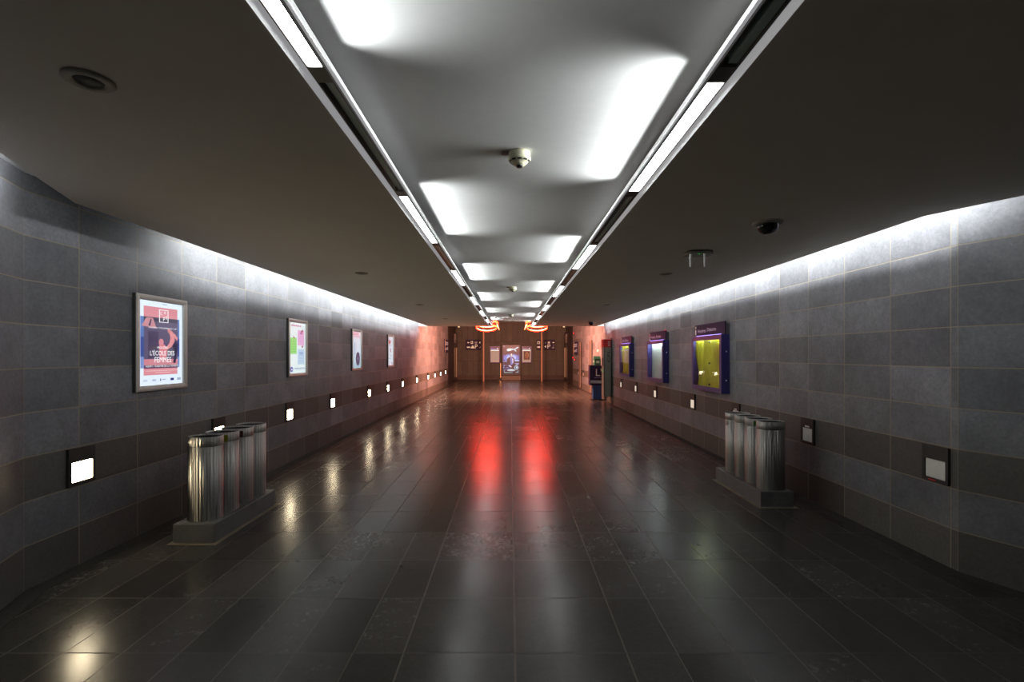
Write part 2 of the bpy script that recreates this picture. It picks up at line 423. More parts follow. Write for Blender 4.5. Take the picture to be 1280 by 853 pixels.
me = bpy.data.meshes.new('floor'); bm.to_mesh(me); bm.free(); me.materials.append(FLOOR)
struct(bpy.data.objects.new('floor', me)); C.objects.link(bpy.data.objects['floor'])
# dirty gutters along the wall feet
def strip(pts, wd, side, z0, z1, m, name):
    P = [Vector(p) for p in pts]; off = []
    for q in range(len(P)):
        ns = []
        if q > 0: d = (P[q]-P[q-1]).normalized(); ns.append(Vector((-d.y, d.x))*side)
        if q < len(P)-1: d = (P[q+1]-P[q]).normalized(); ns.append(Vector((-d.y, d.x))*side)
        n = sum(ns, Vector((0, 0))).normalized(); off.append(P[q]+n*wd)
    poly = P+off[::-1]
    return struct(MB().prism(poly, z0, z1, m).obj(name))
strip([LB, LK, (LX, 28.2)], .13, -1, -.01, .004, GUTTER, 'trim_1')
strip([RB, RK, (RX, 16.12), (3.36, 16.2), (3.36, 26.2)], .13, 1, -.01, .004, GUTTER, 'trim_2')
# upper ceiling of corridor (seen in the coffer and coves)
UP = 2.835
struct(MB().prism([LB, LK, (LX, 17.4), (RX+.03, 17.4), RK, RB], UP, UP+.1, PLASTER).obj('ceiling'))
SO = 2.63
CF = 2.722
struct(MB().box(-.80, .885, -3.0, 16.1, CF, CF+.03, PLASTER).obj('ceiling'))
LE = [(-.765, 17.4), (-2.95, 17.4), (-2.95, 3.296), (-2.598, 2.475), (-.765, -1.79)]
RE = [(.85, -3.0), (.85, 17.4), (3.08, 17.4), (3.065, 3.605), (3.314, 3.139), (5.5, -1.6), (6.1, -3.0)]
struct(MB().prism(LE, SO, SO+.03, SOFFIT).obj('ceiling'))
struct(MB().prism(RE[::-1], SO, SO+.03, SOFFIT).obj('ceiling'))
# upstands closing the void above the soffits
strip([(-2.70, 17.4), (-2.70, 3.35), (-2.37, 2.58), (-1.0, -.6)], .03, 1, SO+.03, UP, COVE, 'trim_3')
strip([(2.83, 17.4), (2.82, 3.55), (3.10, 3.0), (5.2, -1.6)], .03, -1, SO+.03, UP, COVE, 'trim_4')
strip([(-.775, 17.4), (-.775, -1.8)], .02, -1, SO+.03, UP, COVE, 'trim_5')
strip([(.86, 17.4), (.86, -3)], .02, 1, SO+.03, UP, COVE, 'trim_6')
# header and end plates at the end of the low ceiling
struct(MB().box(LX-.02, 3.35, 17.4, 17.6, UP, HT, HALLC).obj('wall_header'))
struct(MB().box(-2.95, -.765, 17.4, 17.44, SO, UP, HALLC).obj('trim_7'))
struct(MB().box(.85, 3.08, 17.4, 17.44, SO, UP, HALLC).obj('trim_8'))
struct(MB().box(LX, -2.95, 17.37, 17.4, SO, UP, COVE).obj('trim_9'))
struct(MB().box(3.08, 3.34, 17.37, 17.4, SO, UP, COVE).obj('trim_10'))
struct(MB().box(-3.9, 4.0, 17.5, 31.7, HT, HT+.15, HALLC).obj('ceiling'))
# white metal lips on both sides of each light trough, faint glow added
Y0, Y1 = -1.0, 17.38
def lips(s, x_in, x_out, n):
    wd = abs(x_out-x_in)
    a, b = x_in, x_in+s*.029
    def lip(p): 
        m = MB(); m.plate(p, Y0, Y1, LIPGLOW); return m
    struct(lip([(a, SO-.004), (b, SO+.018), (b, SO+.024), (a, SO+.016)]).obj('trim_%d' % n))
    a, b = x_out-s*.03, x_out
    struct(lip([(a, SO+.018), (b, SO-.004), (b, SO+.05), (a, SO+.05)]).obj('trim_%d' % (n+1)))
    struct(MB().box(min(x_in, x_out), max(x_in, x_out), Y1, Y1+.02, SO-.004, UP, TRIM).obj('trim_%d' % (n+2)))
    struct(MB().box(min(x_in, x_out), max(x_in, x_out), Y0-.02, Y0, SO-.004, UP, TRIM).obj('trim_%d' % (n+3)))
struct(MB().box(-3.0, -2.7, 4.76, 4.78, SO+.03, UP, COVE).obj('trim_21'))  # unseen plate added to cut cove light spilling onto the dark wall stretch
struct(MB().box(-2.98, -2.6, 3.45, 3.47, SO+.03, UP, COVE).obj('trim_22'))  # second unseen plate, added to hold back the slanted cove light
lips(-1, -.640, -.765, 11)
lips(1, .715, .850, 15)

# ---------------------------------------------------------------- trough light fixtures
bounds = [-1.0, .38, 1.80, 3.13, 4.55, 5.92, 7.30, 8.67, 10.08, 11.45, 12.88, 14.2, 15.6, 17.0]
ords = ['nearest', 'second', 'third', 'fourth', 'fifth', 'sixth', 'seventh', 'eighth']
def fixture(side, a, b, lit, label):
    x0, x1 = (-.735, -.669) if side < 0 else (.744, .820)
    cx = (x0+x1)/2; ym = (a+b)/2; h = (b-a)/2; wv = (x1-x0)/2
    t = thing('ceiling_light', label, 'ceiling light', (cx, ym, SO), 0, 'lit trough lights' if lit else 'dark trough lights')
    zz = .006
    m = MB()
    m.box(-wv, wv, -h, -h+.05, zz, .05, FIXT).box(-wv, wv, h-.05, h, zz, .05, FIXT)
    m.box(-wv, -wv+.006, -h+.05, h-.05, zz, .05, FIXT).box(wv-.006, wv, -h+.05, h-.05, zz, .05, FIXT)
    m.box(-wv, wv, -h, h, .05, .058, FIXT)
    m.obj('housing', t)
    if lit:
        MB().box(-wv+.008, wv-.008, -h+.052, h-.052, .009, .02, LIT).obj('diffuser', t)
        s = -side
        u = area('throw_light', (s*(wv+.006), 0, .048), (s, 0, .06), 2*h-.1, .018, COFFER_W, WHITE, t); u.data.spread = math.radians(62)
    else:
        MB().box(-wv+.008, wv-.008, -h+.052, h-.052, .044, .049, TEALD).box(-wv*.1, wv*.75, -h+.06, h-.06, .014, .044, TEAL).box(-wv*.7, -wv*.4, -h+.06, h-.06, .036, .044, TEAL).obj('reflector', t)
        MB().box(-wv+.007, wv-.007, -h+.051, h-.051, .0075, .0105, PANE).obj('glass_cover', t)
for side in (-1, 1):
    cl = cd = 0; sn = 'left' if side < 0 else 'right'
    for i in range(len(bounds)-1):
        lit = (i % 2 == 1) if side < 0 else (i % 2 == 0)
        if bounds[i] < 0:       # the pair above and behind the camera
            lb = 'strip light overhead in the %s trough, before all the others' % sn
            fixture(side, bounds[i], bounds[i+1], lit, ('lit ' if lit else 'dark ')+lb); continue
        if lit: lb = 'glowing white strip light, %s lit one in the %s ceiling trough' % (ords[cl], sn); cl += 1
        else: lb = 'switched off glass strip light, %s dark one in the %s ceiling trough' % (ords[cd], sn); cd += 1
        fixture(side, bounds[i], bounds[i+1], lit, lb)

# ---------------------------------------------------------------- litter bins on plinths
def stadium(hx, hy, n=14, k=2.6):
    """rounded oval outline"""
    pts = []
    for q in range(n*4):
        a = 2*PI*q/(n*4); c, s_ = math.cos(a), math.sin(a)
        pts.append((hx*abs(c)**(2/k)*(1 if c >= 0 else -1), hy*abs(s_)**(2/k)*(1 if s_ >= 0 else -1)))
    return pts
def fluted(hx, hy, amp=.0016, pitch=.026, per=8):
    """rounded oval outline with shallow vertical flutes, evenly spaced along its length"""
    base = [Vector(p) for p in stadium(hx, hy, 60, 2.3)]; base.append(base[0])
    acc = [0]
    for a, b in zip(base, base[1:]): acc.append(acc[-1]+(b-a).length)
    nf = round(acc[-1]/pitch); n = nf*per; out = []; j = 0
    for q in range(n):
        d = acc[-1]*q/n
        while acc[j+1] < d: j += 1
        p = base[j].lerp(base[j+1], (d-acc[j])/(acc[j+1]-acc[j])); t = (base[j+1]-base[j]).normalized(); nrm = Vector((t.y, -t.x))
        w_ = math.sin(2*PI*nf*q/n)+.35*math.sin(2*PI*(nf//2)*q/n+1)
        out.append(tuple(p+nrm*amp*w_))
    return out
def ring_shell(m, hx, hy, z0, z1, mt, th=.004):
    P = fluted(hx, hy); Q = fluted(hx-th, hy-th); n_ = min(len(P), len(Q)); Q = [tuple(Vector(p)*(1-th/hx)) for p in P]; i = m.mi(mt); n = len(P)
    A = [m.bm.verts.new((*p, z0)) for p in P]; B = [m.bm.verts.new((*p, z1)) for p in P]
    Cc = [m.bm.verts.new((*p, z1)) for p in Q]; D = [m.bm.verts.new((*p, z0)) for p in Q]
    for k in range(n):
        j = (k+1) % n
        for f, sm in (((A[k], A[j], B[j], B[k]), 1), ((B[k], B[j], Cc[j], Cc[k]), 0), ((Cc[k], Cc[j], D[j], D[k]), 1), ((D[k], D[j], A[j], A[k]), 0)):
            ff = m.bm.faces.new(f); ff.smooth = bool(sm); ff.material_index = i
BH = .725
def make_bin(label, loc, rz=0):
    t = thing('litter_bin', label, 'litter bin', loc, rz)
    m = MB(); ring_shell(m, .138, .108, 0, BH-.085, STEEL); m.prism(stadium(.133, .103), .0, .012, STEEL); m.obj('body', t)
    m = MB(); ring_shell(m, .140, .110, BH-.083, BH, STEEL); m.obj('collar', t)
    m = MB(); ring_shell(m, .131, .101, BH-.4, BH-.012, DARKIN); m.prism(stadium(.126, .096), BH-.4, BH-.39, DARKIN); m.obj('liner', t)
    return t
def plinth(x0, x1, y0, y1, lab):
    t = thing('stone_plinth', lab, 'plinth', ((x0+x1)/2, (y0+y1)/2, 0))
    hx, hy = (x1-x0)/2, (y1-y0)/2
    MB().box(-hx, hx, -hy, hy, .004, .165, PLINTH, .006).obj('block', t)
    m = MB(); MORT = mat('mortar_fillet', (.16, .13, .09), .8)
    m.box(-hx-.035, hx+.035, -hy-.035, hy+.035, 0, .005, MORT, .002); m.obj('mortar_bed', t)
plinth(-2.86, -2.51, 4.12, 5.20, 'long grey stone plinth carrying the row of bins by the left wall')
plinth(2.625, 2.975, 5.10, 6.22, 'long grey stone plinth carrying the row of bins by the right wall')
lb = ['stainless steel oval bin at the front end of the left row', 'stainless steel oval bin with yellow-green sticker, second from the front in left row',
      'stainless steel oval bin with dark sticker, third from the front in left row', 'stainless steel oval bin at the far end of the left row']
proto = make_bin(lb[0], (-2.685, 4.285, .165)); proto['group'] = 'bins in the left row'
bins = [proto]
for k in range(1, 4): bins.append(dup(proto, (-2.685, 4.285+.25*k, .165), 0, lb[k]))
rb = ['stainless steel oval bin at the front end of the right row', 'stainless steel oval bin with green sticker, second from the front in right row',
      'plain stainless steel oval bin, third from the front in right row', 'stainless steel oval bin with a dent near its top, far end of right row']
rbins = [dup(proto, (2.80, 5.235+.255*k, .165), 0, rb[k], 'bins in the right row') for k in range(4)]
def sticker(parent, m_, x, yy, w2=.03, h2=.045):
    MB().box(x-w2, x+w2, yy-.0015, yy, BH-.035-h2, BH-.02, m_).obj('sticker', parent)
sticker(bins[1], mat('yellow_green_sticker', (.25, .30, .01), .5), .085, -.1095)
sticker(bins[2], mat('dark_brown_sticker', (.06, .02, .01), .5), .085, -.1095)
sticker(rbins[1], mat('green_sticker', (.03, .20, .02), .5), -.09, -.1085, .02, .04)
MB().lathe([(0, .002), (.012, .003), (.022, .008), (.028, .0), (.03, -.002)], STEEL, n=20, mat4=Matrix.Translation((-.141, -.01, .60)) @ Matrix.Rotation(-PI/2, 4, 'Y')).obj('dent', rbins[3])

# ---------------------------------------------------------------- low wall lamps
def wall_lamp(loc, rz, lens, label, group, extra=None):
    t = thing('wall_lamp', label, 'wall lamp', loc, rz, group)
    m = MB(); o = LAMPH
    W_, H_ = .115, .14
    m.box(-W_, W_, -.022, -.0, .035, H_, o)              # hood
    m.box(-W_, W_, -.022, 0, -H_, -.115, o)
    m.box(-W_, -.092, -.022, 0, -.115, .035, o).box(.092, W_, -.022, 0, -.115, .035, o)
    m.box(-W_, W_, -.003, 0, -.115, .035, o)
    m.obj('housing', t)
    MB().box(-.09, .09, -.014, -.004, -.112, .032, lens, .003).obj('lens', t)
    if lens in (GLOW, GLOWC):
        m = MB(); m.box(-.092, -.0885, -.0225, -.012, -.114, .034, ORNG); m.box(-.092, .092, -.0225, -.012, -.1155, -.112, ORNG); m.obj('inner_rim', t)
    if extra == 'red': MB().box(-.055, .01, -.0235, -.0222, -.132, -.121, REDP).obj('sticker', t)
    if extra == 'white': MB().box(-.035, .045, -.0235, -.0222, .045, .062, WHITEP).obj('sticker', t)
    return t
LZ = .757
LLY = [3.71, 5.457, 7.21, 8.955, 11.26, 13.0, 14.76, 17.0, 19.35, 21.07, 22.8, 24.56]
onum = ['nearest', 'second', 'third', 'fourth', 'fifth', 'sixth', 'seventh', 'eighth', 'ninth', 'tenth', 'eleventh', 'farthest']
for i, yy in enumerate(LLY):
    lab = 'glowing square wall lamp low on the left wall, %s from the camera' % onum[i]
    if i == 0: lab = 'large glowing square wall lamp, nearest on the left wall before the bins'
    if i == 1: lab = 'glowing wall lamp on the left wall, half hidden behind the steel bins'
    wall_lamp((LX, yy, LZ), LEFT, GLOW if i < 8 else GLOWC, lab, 'glowing lamps along the left wall')
RLY = [(3.76, 'red'), (5.38, 'white'), (7.09, 'white'), (8.78, None), (11.05, None), (12.76, None), (14.45, None), (22.3, None), (24.0, None)]
rl_ = ['dim square wall lamp with red sticker, nearest on the right wall', 'dim square wall lamp with white label, right of the right row of bins',
       'dim wall lamp partly hidden behind the right row of bins', 'dim wall lamp below the nearest yellow-papered display case',
       'dim wall lamp just before the empty white display case, right wall', 'dim wall lamp between the two far display cases, right wall',
       'dim wall lamp below the farthest display case', 'dark wall lamp on the red-lit right wall, between the brown pilasters', 'dark wall lamp at the far end of the right wall, left of the pilaster']
for (yy, ex), lab in zip(RLY, rl_):
    wall_lamp((wx(yy), yy, LZ), RIGHT, (LENS if yy < 8 else LENSF) if yy < 20 else LENS, lab, 'dim lamps along the right wall', ex)

# ---------------------------------------------------------------- posters on the left wall
PW, PH = .67, .87
def frame_prof(t, W_, H_, bw, d, m_front, m_side):
    """moulded frame of four rails"""
    m = MB()
    def rail(p0, p1, q0, q1):
        # p outer corners, q inner corners (x,z); curved cross-section in 5 steps
        prev = None; i = m.mi(m_front); ist = m.mi(m_side)
        steps = [(0, 0), (0, d*.75), (.12, d*.93), (.4, d), (.75, d*.93), (1, d*.7), (1, d*.25)]
        for n_, (f, dd) in enumerate(steps):
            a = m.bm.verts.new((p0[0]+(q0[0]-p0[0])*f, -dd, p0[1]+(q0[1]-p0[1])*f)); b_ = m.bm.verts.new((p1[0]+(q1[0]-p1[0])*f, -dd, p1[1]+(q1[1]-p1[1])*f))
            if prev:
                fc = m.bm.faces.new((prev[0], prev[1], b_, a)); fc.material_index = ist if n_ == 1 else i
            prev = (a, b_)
    x, z = W_/2, H_/2; xi, zi = x-bw, z-bw
    cs = [(-x, -z), (x, -z), (x, z), (-x, z)]; ci = [(-xi, -zi), (xi, -zi), (xi, zi), (-xi, zi)]
    for k in range(4): rail(cs[k], cs[(k+1) % 4], ci[k], ci[(k+1) % 4])
    m.box(-x+.002, x-.002, -.008, 0, -z+.002, z-.002, m_side)
    return m.obj('frame', t)
def poster(yc, label, draw):
    t = thing('poster_case', label, 'poster', (LX, yc, 1.708), LEFT, 'poster cases on the left wall')
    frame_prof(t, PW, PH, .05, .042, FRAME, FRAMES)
    W_, H_ = PW-.1, PH-.1
    m = MB(); m.box(-W_/2, W_/2, -.014, -.009, -H_/2, H_/2, ink(225, 235, 250, 1.05))
    class P:
        lay = 0
        def fx(s, f): return -W_/2+f*W_
        def fz(s, f): return H_/2-f*H_
        def next(s): s.lay += 1; return -.014-.0004*s.lay
        def rect(s, x0, y0, x1, y1, mt): yy = s.next(); m.box(s.fx(x0), s.fx(x1), yy, yy+.0003, s.fz(y1), s.fz(y0), mt)
        def poly(s, pts, mt): yy = s.next(); m.plate([(s.fx(a), s.fz(b)) for a, b in pts], yy, yy+.0003, mt)
        def ell(s, cx, cy, rx, ry, mt): yy = s.next(); m.disc(s.fx(cx), s.fz(cy), rx*W_, ry*H_, yy, yy+.0003, mt)
        def bars(s, x0, y0, x1, y1, mt, n=7):
            rr = random.Random(int(x0*1000+y0*77)); x = x0; st = (x1-x0)/n
            for k in range(n):
                s.rect(x, y0+rr.uniform(0, .2)*(y1-y0), x+st*rr.uniform(.55, .85), y1, mt); x += st
        def txt(s, b_, x0, y0, x1, y1, mt): yy = s.next(); m.text(b_, s.fx(x0), s.fx(x1), s.fz(y1), s.fz(y0), yy, mt)
    draw(P()); m.obj('poster', t, normals=False)
    MB().box(-W_/2, W_/2, -.0285, -.0265, -H_/2, H_/2, PANE).obj('glass_pane', t)
    return t
def d1(p):
    wht = ink(250, 250, 255, 1.1)
    p.rect(.11, .065, .88, .88, ink(226, 145, 158)); p.rect(.04, .19, .93, .43, ink(95, 125, 190)); p.rect(.04, .43, .93, .66, ink(60, 80, 150)); p.rect(.04, .66, .93, .795, ink(130, 150, 205))
    p.rect(.11, .19, .88, .70, ink(96, 86, 116)); p.rect(.11, .19, .88, .24, ink(62, 54, 78)); p.rect(.2, .36, .42, .68, ink(72, 60, 92)); p.rect(.11, .69, .88, .76, ink(212, 135, 148)); p.rect(.11, .76, .88, .80, ink(90, 60, 95))
    p.poly([(.06, .30), (.16, .20), (.30, .20), (.38, .32)], ink(205, 140, 150)); p.poly([(.2, .29), (.25, .21), (.27, .22), (.24, .3)], ink(70, 58, 85))
    # standing figure bending over a kneeling one
    p.poly([(.66, .34), (.72, .335), (.80, .38), (.80, .47), (.74, .53), (.64, .57), (.58, .56), (.68, .49), (.70, .42)], ink(230, 150, 155)); p.ell(.665, .34, .035, .028, ink(215, 135, 140))
    p.poly([(.80, .37), (.88, .43), (.86, .46), (.80, .42)], ink(230, 150, 155))
    p.poly([(.74, .52), (.82, .46), (.88, .50), (.86, .60), (.82, .74), (.76, .74), (.80, .62)], ink(48, 44, 72))
    p.ell(.48, .485, .055, .042, ink(222, 140, 150)); p.poly([(.43, .52), (.54, .51), (.62, .55), (.60, .68), (.44, .70)], ink(222, 130, 142))
    for q in (0, 1, 2, 3):
        e = [(.43, .09, .64, .097), (.43, .238, .64, .245), (.43, .09, .445, .245), (.625, .09, .64, .245)][q]; p.rect(*e, wht)
    p.txt('C', .455, .12, .50, .155, wht); p.txt('A', .53, .105, .58, .14, wht); p.txt('P', .515, .18, .555, .23, wht); p.txt('E', .575, .165, .61, .20, wht)
    p.txt('VENDREDI 17 NOVEMBRE 2017, 20H', .19, .305, .84, .325, wht); p.txt('MOLIÈRE', .38, .53, .62, .565, wht)
    p.txt("L'ÉCOLE DES", .22, .575, .78, .645, wht); p.txt('FEMMES', .32, .665, .70, .73, wht); p.txt('NIORT / THÉÂTRE DE LA TEMPÊTE', .13, .755, .87, .785, wht)
    p.rect(.13, .825, .87, .832, ink(245, 200, 205)); p.rect(.33, .848, .68, .855, ink(245, 200, 205))
    p.rect(.07, .93, .16, .95, ink(190, 205, 225)); p.bars(.26, .925, .34, .95, ink(150, 165, 195)); p.rect(.43, .925, .45, .955, ink(40, 45, 90)); p.rect(.47, .93, .56, .945, ink(170, 185, 210)); p.rect(.67, .925, .75, .955, ink(40, 45, 120)); p.rect(.83, .925, .92, .955, ink(150, 165, 190)); p.bars(.47, .02, .58, .032, ink(140, 150, 180))
def d2(p):
    p.rect(0, 0, 1, 1, ink(228, 240, 244, 1.0))
    p.bars(.14, .04, .72, .075, ink(190, 90, 140))
    p.rect(.02, .30, .44, .62, ink(150, 222, 130)); p.rect(.50, .14, .92, .45, ink(232, 180, 222)); p.rect(.50, .52, .92, .83, ink(190, 215, 240))
    for y_ in (.37, .42, .47, .52, .57): p.rect(.08, y_, .38, y_+.008, ink(110, 190, 95))
    for y_ in (.22, .27, .31, .36): p.rect(.55, y_, .88, y_+.008, ink(215, 140, 205))
    for y_ in (.58, .64, .70, .76): p.rect(.55, y_, .86, y_+.008, ink(150, 185, 225))
    p.bars(.62, .18, .76, .225, ink(150, 70, 130)); p.bars(.58, .58, .8, .63, ink(120, 150, 200))
    p.poly([(.16, .25), (.22, .28), (.3, .30), (.22, .32)], ink(150, 45, 50)); p.poly([(.66, .16), (.80, .12), (.76, .18), (.70, .20)], ink(130, 40, 50)); p.poly([(.70, .46), (.80, .45), (.78, .49), (.72, .5)], ink(120, 40, 60))
    p.ell(.09, .92, .085, .05, ink(60, 65, 150)); p.bars(.05, .90, .13, .94, ink(240, 240, 255)); p.bars(.26, .89, .95, .915, ink(120, 140, 165)); p.rect(.26, .93, .95, .94, ink(170, 190, 210))
def d3(p):
    p.rect(0, 0, 1, 1, ink(222, 232, 246, 1.0)); p.rect(0, 0, 1, .18, ink(236, 222, 236)); p.rect(0, .6, 1, .85, ink(205, 222, 236)); p.rect(0, .85, 1, 1, ink(185, 208, 226))
    p.bars(.1, .02, .75, .055, ink(228, 110, 125)); p.bars(.1, .07, .65, .10, ink(228, 120, 135)); p.bars(.1, .12, .85, .14, ink(215, 130, 150))
    p.rect(.20, .30, .30, .62, ink(170, 180, 205)); p.rect(.34, .22, .42, .6, ink(208, 216, 232)); p.ell(.60, .745, .24, .19, ink(92, 78, 108)); p.ell(.60, .745, .13, .10, ink(104, 88, 122)); p.ell(.60, .745, .03, .025, ink(190, 190, 210))
    p.rect(.08, .95, .9, .96, ink(160, 180, 205))
def d4(p):
    p.rect(0, 0, 1, 1, ink(228, 236, 250, 1.05)); p.poly([(.18, .12), (.30, .10), (.42, .17), (.55, .11), (.62, .13), (.52, .23), (.2, .26)], ink(205, 45, 55))
    p.bars(.2, .28, .62, .31, ink(170, 180, 200)); p.poly([(.36, .44), (.5, .41), (.62, .45), (.58, .52), (.46, .56)], ink(150, 30, 50))
    for a, b_, c in ((.3, .62, 0), (.5, .66, 1), (.7, .68, 0), (.35, .76, 1), (.6, .78, 0), (.3, .86, 1), (.5, .88, 0)): p.ell(a, b_, .06, .02, ink(140, 150, 170) if c else ink(185, 195, 212))
    p.ell(.75, .93, .1, .03, ink(200, 50, 80))
poster(4.56, "framed backlit theatre poster titled L'École des femmes, nearest on the left wall", d1)
poster(7.47, 'framed backlit poster with green and pink paper notes, second on the left wall', d2)
poster(10.34, 'framed backlit poster with a dark round disc, third on the left wall', d3)
poster(13.26, 'framed backlit white poster with small red shapes, farthest on the left wall', d4)

# ---------------------------------------------------------------- blue display cases on the right wall
def display_case(yc, label, kind, words):
    xw = wx(yc)
    W2, HB, D = .60, .45, .127
    t = thing('display_case', label, 'display case', (xw, yc, 1.465), RIGHT, 'blue display cases on the right wall')
    m = MB()
    m.box(-W2, W2, -.008, 0, -HB, HB, NAVY).box(-W2, W2, -D+.02, -.008, HB-.015, HB, NAVY).box(-W2, W2, -D+.02, -.008, -HB, -HB+.015, NAVY)
    m.box(-W2, -W2+.015, -D+.02, -.008, -HB+.015, HB-.015, NAVY).box(W2-.015, W2, -D+.02, -.008, -HB+.015, HB-.015, NAVY)
    m.obj('case', t)
    bl, bt = .075, .075
    m = MB(); f0, f1 = -D, -D+.02
    m.box(-W2, W2, f0, f1, HB-bt, HB, NAVY, .003).box(-W2, W2, f0, f1, -HB, -HB+bt, NAVY, .003).box(-W2, -W2+bl, f0, f1, -HB+bt, HB-bt, NAVY, .003).box(W2-bl, W2, f0, f1, -HB+bt, HB-bt, NAVY, .003)
    m.obj('door_frame', t)
    MB().box(-W2+bl, W2-bl, -D+.006, -D+.010, -HB+bt, HB-bt, PANE).obj('glass_pane', t)
    MB().box(-W2+.016, W2-.016, -.012, -.0085, -HB+.016, HB-.016, WBACK).obj('backboard', t)
    for zz in (-.25, .19):
        MB().lathe([(0, .004), (.010, .004), (.012, 0)], TRIM, n=12, mat4=Matrix.Translation((W2, -.05, zz)) @ Matrix.Rotation(PI/2, 4, 'Y')).obj('lock', t)
    MB().box(-W2+.05, W2-.05, -.075, -.05, HB-.03, HB-.016, TUBEW).obj('light_strip', t)
    if kind != 'empty':
        # wrinkled yellow sheet
        m = MB(); i = m.mi(YELLOW); nx, nz = 44, 34; g = []
        x0, x1 = -W2+.05, W2-.045
        for a in range(nz+1):
            row = []
            for b_ in range(nx+1):
                fz_ = a/nz; fx_ = b_/nx
                edge = .05*math.sin(fz_*PI)*(1-fx_)**2*math.sin(fz_*4+1) - (.03*(fz_ > .5)*(fz_-.5) if kind == 'a' else 0)
                yy = -.05+.008*math.sin(fx_*17+math.sin(fz_*5)*1.5)+.005*math.sin(fx_*41+fz_*6)+.006*math.sin(fz_*9+fx_*4)
                row.append(m.bm.verts.new((x0+(x1-x0)*fx_+edge, yy, -HB+.03+(2*HB-.065)*fz_)))
            g.append(row)
        for a in range(nz):
            for b_ in range(nx):
                f = m.bm.faces.new((g[a][b_], g[a][b_+1], g[a+1][b_+1], g[a+1][b_])); f.material_index = i; f.smooth = True
        m.obj('paper_sheet', t, normals=False)
        PIN = mat('dark_blue_pin', (.02, .02, .1), .4)
        for px, pz in ((.02, .345), (.02, 0), (.02, -.345)): MB().disc(px, pz, .014, .014, -.078, -.06, PIN, 12).obj('pin', t)
        if kind != 'a':
            MB().box(-.22, .42, -.072, -.069, -.1, .27, mat('pale_notice', (.75, .72, .40), .6)).obj('notice', t)
            MB().box(-.22, .42, -.074, -.072, .25, .29, WHITEP).obj('notice_strip', t)
    # header sign
    sy0, sy1 = -.072, -.052
    MB().box(-W2+.0, W2, sy0, sy1, HB, HB+.20, NAVYD, .003).obj('header_sign', t)
    hs = bpy.data.objects
    m = MB()
    m.box(-W2+.005, -W2+.10, sy0-.001, sy0-.0002, HB+.004, HB+.196, BLACK)
    m.box(-W2+.045, -W2+.065, sy0-.002, sy0-.001, HB+.03, HB+.115, ink(230, 230, 240, .6)); m.disc(-W2+.055, HB+.155, .013, .018, sy0-.002, sy0-.001, ink(230, 230, 240, .6))
    lt = ink(190, 180, 205, .5)
    m.text(words[0], -W2+.15, -W2+.48, HB+.06, HB+.12, sy0-.001, lt); m.text(words[1], -W2+.54, -W2+.88, HB+.055, HB+.13, sy0-.001, lt)
    m.obj('lettering', t)
    MB().box(-W2+.10, W2-.12, sy0-.008, sy0-.001, HB+.001, HB+.010, BLUELEAK).obj('glow_line', t)  # added glowing strip stands for light leaking between case and sign
    MB().box(W2-.02, W2, -.05, 0, HB, HB+.16, FIXT).obj('bracket', t)
    if kind == 'empty': MB().box(W2-.035, W2-.012, sy0-.002, sy0+.01, HB+.2, HB+.212, REDDOT).obj('indicator', t)
    return t
display_case(7.92, 'blue display case lined with crumpled yellow paper, nearest and largest, sign Horaires Départs', 'a', ('Horaires', 'Départs'))
display_case(10.72, 'blue display case with empty white backboard, middle of the three', 'empty', ('Horaires', 'Arrivées'))
display_case(13.58, 'blue display case with yellow paper and pale notice, farthest of the three', 'b', ('Info', 'Bus'))

# ---------------------------------------------------------------- SOS totem, AED, newspaper stand
t = thing('help_point', 'tall grey metal help point with red SOS head on the right wall', 'help point', (wx(15.9)-.021, 15.75, .25))
GM = noisy('grey_green_metal', (.30, .31, .28), (.22, .22, .18), 2, .4, .25, .02)
MB().box(-.26, 0, 0, .35, 0, 1.60, GM, .006).obj('body', t)
MB().box(-.27, 0, -.005, .355, 1.60, 1.86, REDP, .006).text('SOS', -.12, -.045, 1.64, 1.80, -.0062, WHITEP, rot=True).obj('head', t)
MB().text('CFL', -.135, -.05, 1.12, 1.52, -.002, BLACK, rot=True).obj('logo', t)
MB().box(-.245, -.235, -.004, .001, .05, 1.86, BLACK).obj('seam', t)
MB().box(-.02, .0, -.012, .0, .0, 1.90, BLACK).obj('edge_strip', t)
MB().box(-.262, -.259, .06, .3, 1.0, 1.25, BLACK, .001).box(-.266, -.262, .15, .2, .8, .85, GRNDOT).obj('intercom_panel', t)

t = thing('newspaper_stand', "blue newspaper stand with a white L' sign beside the help point", 'newspaper stand', (3.08, 17.35, 0))
BLU = mat('bright_blue_metal', (.02, .07, .22), .4)
MB().box(-.21, .21, -.18, .18, 0, .03, BLACK, .005).obj('base_plate', t)
MB().box(-.15, .15, -.13, .13, .03, .56, BLU, .01).obj('pedestal', t)
m = MB(); m.plate([(-.27, .53), (.27, .53), (.27, 1.22), (-.27, 1.24)], -.17, .16, NAVYD); m.obj('head', t)
m = MB(); m.text("L'", -.06, .14, .86, 1.12, -.171, WHITEP); m.text('essentiel', -.12, .17, .78, .83, -.171, mat('pale_lilac', (.35, .33, .6), .5)); m.obj('lettering', t)
m = MB(); m.box(-.25, .27, -.178, -.171, .60, .70, mat('light_label', (.42, .45, .5), .5)); m.text('lessentiel', -.22, .0, .63, .67, -.179, BLACK); m.text('.lu GRATUIT', .02, .25, .63, .67, -.179, BLACK); m.obj('label_strip', t)

